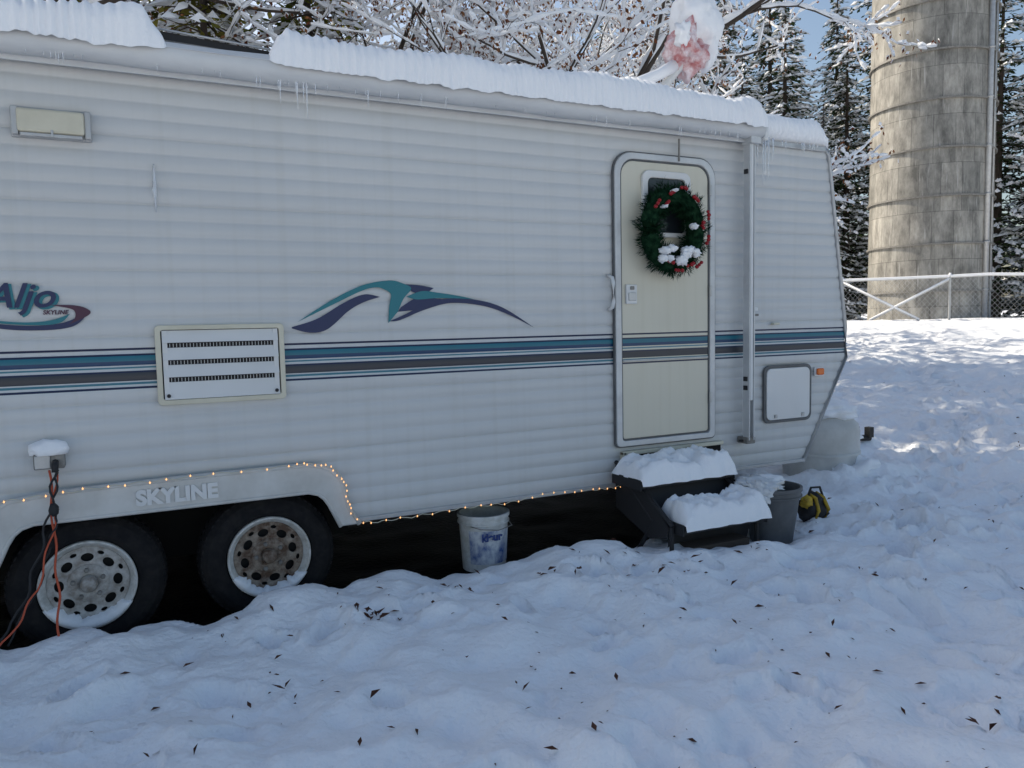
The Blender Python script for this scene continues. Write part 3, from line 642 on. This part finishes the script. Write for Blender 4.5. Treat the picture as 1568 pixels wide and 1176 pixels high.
# ------------------------------------------------------------------ roof antenna, snow covered
RA=empty('roof_antenna')
tube('mast',[(3.62,5.2,2.9),(3.85,5.1,3.25),(4.02,5.0,3.48),(4.12,5.0,3.62)],[.05,.04,.035,.03],M_white,RA,10)
tube('crank_arm',[(3.3,5.1,3.0),(3.56,5.05,3.29),(3.82,5.0,3.41),(3.98,5.0,3.50)],[.05,.055,.045,.05],M_snowsm,RA,10)
blob('housing',(4.10,5.0,3.63),(.15,.16,.19),M_pink,RA,.45,2,4,2); blob('housing_snow',(4.20,5.0,3.86),(.18,.2,.25),M_snowsm,RA,.35,1.6,4,12); blob('side_snow',(4.28,4.98,3.66),(.08,.12,.18),M_snowsm,RA,.3,2,3,3); blob('front_snow',(3.97,4.88,3.70),(.06,.06,.09),M_snowsm,RA,.5,2,3,7)
slab('housing_fin',[(3.96,3.78),(4.06,3.86),(4.10,3.70),(4.00,3.52),(3.95,3.58)],4.86,4.885,M_pink,RA,.008)

# ------------------------------------------------------------------ silo
SI=empty('concrete_silo'); sx,sy,sr=29.4,20.7,2.22; sb=.6
m=bpy.data.materials.new('silo_concrete'); m.use_nodes=True; nt=m.node_tree; L=nt.links; b=nt.nodes['Principled BSDF']; b.inputs['Roughness'].default_value=.65
geo=nt.nodes.new('ShaderNodeNewGeometry'); sub=nt.nodes.new('ShaderNodeVectorMath'); sub.operation='SUBTRACT'; sub.inputs[1].default_value=(sx,sy,0); L.new(geo.outputs['Position'],sub.inputs[0])
sp=nt.nodes.new('ShaderNodeSeparateXYZ'); L.new(sub.outputs[0],sp.inputs[0]); at=nt.nodes.new('ShaderNodeMath'); at.operation='ARCTAN2'; L.new(sp.outputs[1],at.inputs[0]); L.new(sp.outputs[0],at.inputs[1])
mu=nt.nodes.new('ShaderNodeMath'); mu.operation='MULTIPLY'; mu.inputs[1].default_value=sr; L.new(at.outputs[0],mu.inputs[0]); cb=nt.nodes.new('ShaderNodeCombineXYZ'); L.new(mu.outputs[0],cb.inputs[0]); L.new(sp.outputs[2],cb.inputs[1])
br=nt.nodes.new('ShaderNodeTexBrick'); br.inputs['Scale'].default_value=1; br.inputs['Brick Width'].default_value=.75; br.inputs['Row Height'].default_value=1.8; br.inputs['Mortar Size'].default_value=.012; br.inputs['Mortar Smooth'].default_value=.5; br.offset=0.37
br.inputs['Color1'].default_value=(.31,.30,.28,1); br.inputs['Color2'].default_value=(.21,.207,.195,1); br.inputs['Mortar'].default_value=(.11,.107,.10,1); L.new(cb.outputs[0],br.inputs[0])
mp=nt.nodes.new('ShaderNodeMapping'); mp.inputs['Scale'].default_value=(1.6,.55,1); L.new(cb.outputs[0],mp.inputs[0]); n=nt.nodes.new('ShaderNodeTexNoise'); n.inputs['Scale'].default_value=1.5; n.inputs['Detail'].default_value=8; n.inputs['Roughness'].default_value=.72; L.new(mp.outputs[0],n.inputs[0])
r=nt.nodes.new('ShaderNodeValToRGB'); r.color_ramp.elements[0].position=.36; r.color_ramp.elements[1].position=.64; r.color_ramp.elements[0].color=(.50,.49,.47,1); r.color_ramp.elements[1].color=(1.45,1.42,1.36,1); L.new(n.outputs['Fac'],r.inputs[0])
mx=nt.nodes.new('ShaderNodeMix'); mx.data_type='RGBA'; mx.blend_type='MULTIPLY'; mx.inputs['Factor'].default_value=1; L.new(br.outputs[0],mx.inputs['A']); L.new(r.outputs[0],mx.inputs['B'])
mp2=nt.nodes.new('ShaderNodeMapping'); mp2.inputs['Scale'].default_value=(7,.5,1); L.new(cb.outputs[0],mp2.inputs[0]); n2=nt.nodes.new('ShaderNodeTexNoise'); n2.inputs['Scale'].default_value=1.6; n2.inputs['Detail'].default_value=3; L.new(mp2.outputs[0],n2.inputs[0])
r2=nt.nodes.new('ShaderNodeValToRGB'); r2.color_ramp.elements[0].position=.62; r2.color_ramp.elements[1].position=.72; r2.color_ramp.elements[0].color=(0,0,0,1); r2.color_ramp.elements[1].color=(.6,.6,.6,1); L.new(n2.outputs['Fac'],r2.inputs[0])
mx2=nt.nodes.new('ShaderNodeMix'); mx2.data_type='RGBA'; L.new(r2.outputs[0],mx2.inputs['Factor']); L.new(mx.outputs['Result'],mx2.inputs['A']); mx2.inputs['B'].default_value=(.50,.49,.47,1); L.new(mx2.outputs['Result'],b.inputs['Base Color'])
M_silo=m
mb=MB(); prs=[]; z=sb
while z<19: prs+=[(sr+.03,z),(sr+.025,z+.05),(sr-.01,z+1.79)]; z+=1.8
lathe_z(mb,prs+[(sr*.9,20.2),(sr*.6,21),(0,21.4)],sx,sy,96); o=mb.obj('wall',M_silo,SI,True); o.modifiers.new('es','EDGE_SPLIT').split_angle=math.radians(30)
mb=MB(); z=sb+1.8
while z<19:
    lathe_z(mb,[(sr+.005,z-.045),(sr+.085,z-.045),(sr+.085,z+.02),(sr+.005,z+.02)],sx,sy,96,0); z+=1.8
mb.obj('hoops',M_dgrey,SI)
vv=Vector((.82,.573,0)).normalized(); rv=Vector((vv.y,-vv.x,0)); cc=Vector((sx,sy,0))
mb=MB()
for off,rad in ((.875,.10),(.955,.035)):
    p=cc+rv*off*sr-vv*math.sqrt(max(0,1-off*off))*sr*1.03-vv*.12; mb.tube([p+Z*sb,p+Z*19],rad,10)
z=sb
while z<19: q=cc+rv*.875*sr-vv*math.sqrt(1-.766)*sr*1.03-vv*.12; mb.tube([q+Z*z,q+Z*(z+.06)],.13,10); z+=1.8
mb.obj('fill_pipe',M_trim,SI,True)
# ------------------------------------------------------------------ fence
FN=empty('chain_link_fence'); a0=Vector((20.6,17.45,0)); b0=Vector((23.4,13.47,0)); dr=(b0-a0).normalized(); A=a0-dr*9; Lf=24; FH=1.28
def fz(p): return gh(p.x,p.y)
mb=MB(); ms=MB()
for k in range(9):
    p=A+dr*(k*3.0); g=fz(p); mb.tube([(p.x,p.y,g-.2),(p.x,p.y,g+FH+.05)],.035,8); ms.tube([(p.x,p.y,g+FH+.04),(p.x,p.y,g+FH+.13)],[.05,.03],8)
    if k in (3,4,6):
        q=A+dr*(k*3.0+(2.2 if k!=4 else -2.2)); gq=fz(q); mb.tube([(q.x,q.y,gq),(p.x,p.y,g+FH*.95)],.025,6); ms.tube([(q.x,q.y,gq+.04),(p.x,p.y,g+FH*.95+.04)],.035,6)
pts=[A+dr*(Lf*k/24) for k in range(25)]; mb.tube([(p.x,p.y,fz(p)+FH) for p in pts],.025,6); ms.tube([(p.x,p.y,fz(p)+FH+.04) for p in pts],.042,6)
mb.obj('posts_and_rail',M_trim,FN); ms.obj('rail_snow',M_snowsm,FN,True)
mw_=MB(); n=int(Lf/.14)
for k in range(n):
    for sgn in (1,-1):
        x0=k*.14; x1=x0+sgn*FH*.85
        p=A+dr*x0; q=A+dr*x1; g0=fz(p); g1=fz(q); wv=dr*.0035
        mw_.add([(p.x-wv.x,p.y-wv.y,g0),(p.x+wv.x,p.y+wv.y,g0),(q.x+wv.x,q.y+wv.y,g1+FH),(q.x-wv.x,q.y-wv.y,g1+FH)],[(0,1,2,3)])
mw_.obj('wire_mesh',M_trim,FN)

# ------------------------------------------------------------------ trees
M_fir=leafmat('fir_needles',(.022,.042,.022),(.06,.085,.035),0,.8)
M_cedar=leafmat('cedar_foliage',(.09,.11,.02),(.24,.21,.05),.5,.7)
M_rustl=leafmat('rust_leaves',(.14,.045,.025),(.30,.15,.07),.5,3)
M_treesnow=leafmat('tree_snow',(.86,.88,.91),(.92,.93,.95),0,1)
def conifer(name,H_,seed,fol,snowp,w=.20,dens=1.,z0=.6):
    r=random.Random(seed); mb=MB(); mb.tube([(0,0,-.5),(.05,0,H_*.5),(0,.03,H_)],[H_*.014,H_*.008,.02],8,0)
    z=z0
    while z<H_-.2:
        L0=(H_-z)*w+.35
        for k in range(r.randint(4,6)):
            az=r.uniform(0,2*math.pi); L_=L0*r.uniform(.55,1.1); dr_=Vector((math.cos(az),math.sin(az),0)); la=Vector((-dr_.y,dr_.x,0))
            up=r.uniform(-.1,.25); dp=r.uniform(.15,.35); st=.30/dens; s=.2+.1*r.random()
            while s<L_:
                t=s/L_; c=dr_*s+Z*(z+up*s-dp*s*s/max(L_,.5)); wd=(.50*(1-t)+.12)*min(1,L_/2)
                for q in range(2 if t<.6 else 1):
                    for sg in (-1,1):
                        o=la*sg*wd*r.uniform(.05,.9)+dr_*r.uniform(-.12,.12)+Z*r.uniform(-.1,.03); e=(la*sg*.8+dr_*r.uniform(.2,1)+Z*r.uniform(-.7,.05)).normalized()
                        l=r.uniform(.18,.38); wv=e.cross(Z+Vector((r.uniform(-.6,.6),r.uniform(-.6,.6),0))).normalized()*r.uniform(.035,.08); p=c+o
                        mb.add([p-wv*.6,p+e*l*.6-wv,p+e*l,p+e*l*.5+wv],[(0,1,2,3)],1)
                if r.random()<snowp and t>.25:
                    a_=r.uniform(.07,.19); b_=r.uniform(.12,.34); hh=r.uniform(.06,.14); g=c+Z*.02+la*r.uniform(-.15,.15); dn=Z*(up-2*dp*t)
                    x_=(dr_+dn).normalized()*b_; y_=la*a_
                    mb.add([g-x_,g+y_-Z*.03,g+x_-Z*.03,g-y_-Z*.03,g+Z*hh+x_*.2,g-x_*.4+Z*hh*.8],[(0,5,1),(1,5,4),(1,4,2),(2,4,3),(3,4,5),(3,5,0)],2)
                s+=st
            mb.tube([Z*z,dr_*L_*.9+Z*(z+up*L_*.9-dp*.81*L_)],[.03,.006],3,0,False)
        z+=r.uniform(.24,.40)
    me=bpy.data.meshes.new(name)
    me.from_pydata([tuple(v) for v in mb.v],[],mb.f)
    for m_ in (M_bark,fol,M_treesnow): me.materials.append(m_)
    me.polygons.foreach_set('material_index',mb.m); me.update(); return me
def decid(name,seed,H_=11,leafn=6,snow=True,depth=4,spread=.55):
    r=random.Random(seed); mb=MB(); tips=[]
    def grow(p,d,L_,rad,lv):
        n=5 if lv<3 else 4; pts=[p]; rs_=[rad]; c=p.copy(); dd=d.copy()
        for i in range(n):
            dd=(dd+Vector((r.uniform(-.28,.28),r.uniform(-.28,.28),r.uniform(-.16,.18)))).normalized(); c=c+dd*L_/n; pts.append(c.copy()); rs_.append(rad*(1-.42*(i+1)/n))
        mb.tube(pts,rs_,7 if lv<2 else (5 if lv<4 else 3),0,False)
        if snow and lv>=1:
            for i in range(n):
                e=(pts[i+1]-pts[i]).normalized(); hz=1-abs(e.z)
                if hz>.12 and r.random()<.85:
                    a,b_=rs_[i],rs_[i+1]; k=.5+1.1*r.random()
                    ra=max(a*.9,.024)*k+.010; rb=max(b_*.9,.018)*k+.008
                    mb.tube([pts[i]+Z*(a+ra*.35),(pts[i]+pts[i+1])/2+Z*((a+b_)/2+ra*.5),pts[i+1]+Z*(b_+rb*.3)],[ra*.6,ra*1.1,rb*.7],5,1,False)
        if lv>=depth-1: tips.append((pts,dd))
        if lv>=depth: return
        nb=r.choice((3,3,4)) if lv>0 else 7
        for k in range(nb+1):
            i=r.randint(2,n) if k<nb else n
            az=r.uniform(0,6.283); side=Vector((math.cos(az),math.sin(az),r.uniform(-.2,.35)))
            nd=(dd*(1-spread)+side*spread).normalized()
            grow(pts[i],nd,L_*r.uniform(.5,.8),max(.006,rs_[i]*r.uniform(.42,.66)),lv+1)
    grow(Vector((0,0,-.3)),Vector((0,0,1)),H_*.5,H_*.018,0)
    for pts,dd in tips:
        for k in range(leafn):
            p=pts[r.randint(1,len(pts)-1)]+Vector([r.uniform(-.16,.16) for _ in range(3)]); e=Vector((r.uniform(-1,1),r.uniform(-1,1),r.uniform(-1.2,.1))).normalized(); s2=e.cross(Vector((r.uniform(-1,1),r.uniform(-1,1),.3))).normalized()*.026
            mb.add([p,p+e*.05-s2,p+e*.10,p+e*.05+s2],[(0,1,2,3)],2)
            if r.random()<.55: q=p+Z*.015; mb.add([q,q+e*.05-s2*1.6,q+e*.10,q+e*.04+s2*1.6],[(0,1,2,3)],1)
    me=bpy.data.meshes.new(name); me.from_pydata([tuple(v) for v in mb.v],[],mb.f)
    for m_ in (M_bark,M_treesnow,M_rustl): me.materials.append(m_)
    me.polygons.foreach_set('material_index',mb.m); me.update(); return me
cA=[conifer('fir_a',20,1,M_fir,.75),conifer('fir_b',18,2,M_fir,.8,.23),conifer('fir_c',22,3,M_fir,.7,.18)]
cB=[conifer('cedar_a',18,4,M_cedar,.35,.2),conifer('cedar_b',12,5,M_cedar,.45,.24)]
dA=[decid('snowy_tree_a',21,11,7),decid('snowy_tree_b',22,12,9),decid('snowy_tree_c',23,10,8,True,4,.62)]
CF=empty('conifer_forest'); rt=random.Random(8)
def put(me,x,y,s=1,rz=None,parent=None,name='tree',sz=None):
    o=bpy.data.objects.new(name,me); o.location=(x,y,gh(x,y)-.1); o.rotation_euler=(0,0,rt.uniform(0,6.28) if rz is None else rz); o.scale=(s,s,sz or s*rt.uniform(.9,1.1)); return link(o,parent)
for rad,cnt,lo,hi,s0,s1 in ((43,11,37,68,.85,1.1),(50,10,33,70,.95,1.2)):
    for k in range(cnt):
        th=math.radians(lo+(hi-lo)*(k+rt.uniform(-.25,.25))/(cnt-1)); rr_=rad+rt.uniform(-2,2); put(rt.choice(cA),rr_*math.sin(th),rr_*math.cos(th),rt.uniform(s0,s1),None,CF,'fir')
for rad,cnt,lo,hi in ((35,3,-16,4),(46,11,-14,34)):
    for k in range(cnt):
        th=math.radians(lo+(hi-lo)*(k+rt.uniform(-.25,.25))/(cnt-1)); rr_=rad+rt.uniform(-2,2); put(rt.choice(cA+cB),rr_*math.sin(th),rr_*math.cos(th),rt.uniform(.72,.88),None,CF,'fir')
for x,y in ((-14,19),(-10.5,20),(-7.5,18.5),(-5,20.5),(-2.6,18),(-.4,20),(-12,25),(-6,25),(-1.5,25.5),(1.3,17.6),(1.6,24)): put(rt.choice(cB[:1]+cA[:1]+cB[:1]),x,y,rt.uniform(.9,1.1),None,CF,'cedar')
for x,y in ((1.3,12.6),(3.1,13.8),(3.9,18.5),(5.6,21),(8.4,24),(11.5,26),(15,28)): put(cB[1],x,y,rt.uniform(.68,.80),None,CF,'cedar')
for x,y,s in ((27.5,31,.58),(31,27.5,.55)): put(cA[1],x,y,s,None,CF,'fir')
for i,(x,y,s,hs,rz) in enumerate(((8.4,12.8,1.0,.72,.6),(5.3,12.9,.9,.9,2),(6.6,16.5,.85,.9,4),(-1.4,13.2,1.,1.,1),(11.0,18,.85,.75,5))):
    o=put(dA[i%3],x,y,s,rz,None,'bare_deciduous_tree'); o.scale=(s*hs,s*hs,s)
# ------------------------------------------------------------------ leaf litter on snow
mb=MB(); rl=random.Random(21)
def leaf(x,y,s,h=0):
    z=gh(x,y)+.004+h; a=rl.uniform(0,6.28); d=Vector((math.cos(a),math.sin(a),rl.uniform(-.1,.5))).normalized(); q=d.cross(Z).normalized(); c=rl.uniform(.2,.8)*s*.35; wd=rl.uniform(.10,.24)
    p=Vector((x,y,z)); mb.add([p,p+d*s*.4+q*s*wd+Z*c,p+d*s*.45,p+d*s*.4-q*s*wd+Z*c,p+d*s+Z*c*.6+q*s*.1],[(0,1,2),(0,2,3),(1,4,2),(2,4,3)])
for _ in range(620):
    x=rl.uniform(-1,8); y=rl.uniform(1,3.7)
    if rl.random()<.45 and x>3: continue
    leaf(x,y,rl.choice((rl.uniform(.008,.02),rl.uniform(.02,.055))))
for _ in range(160): leaf(rl.uniform(4,16),rl.uniform(1.5,11),rl.uniform(.02,.05))
for cx_,cy_,k in ((.95,3.35,18),(.45,2.95,8),(2.45,3.1,9),(3.4,2.55,6),(1.45,3.45,5),(2.4,1.4,4),(1.8,3.35,6),(3.1,3.15,6),(7.6,4.3,16)):
    for _ in range(k):
        x=cx_+rl.gauss(0,.08); y=cy_+rl.gauss(0,.04); leaf(x,y,rl.uniform(.025,.065),rl.uniform(0,.012))
mb.obj('fallen_leaves',M_twig)
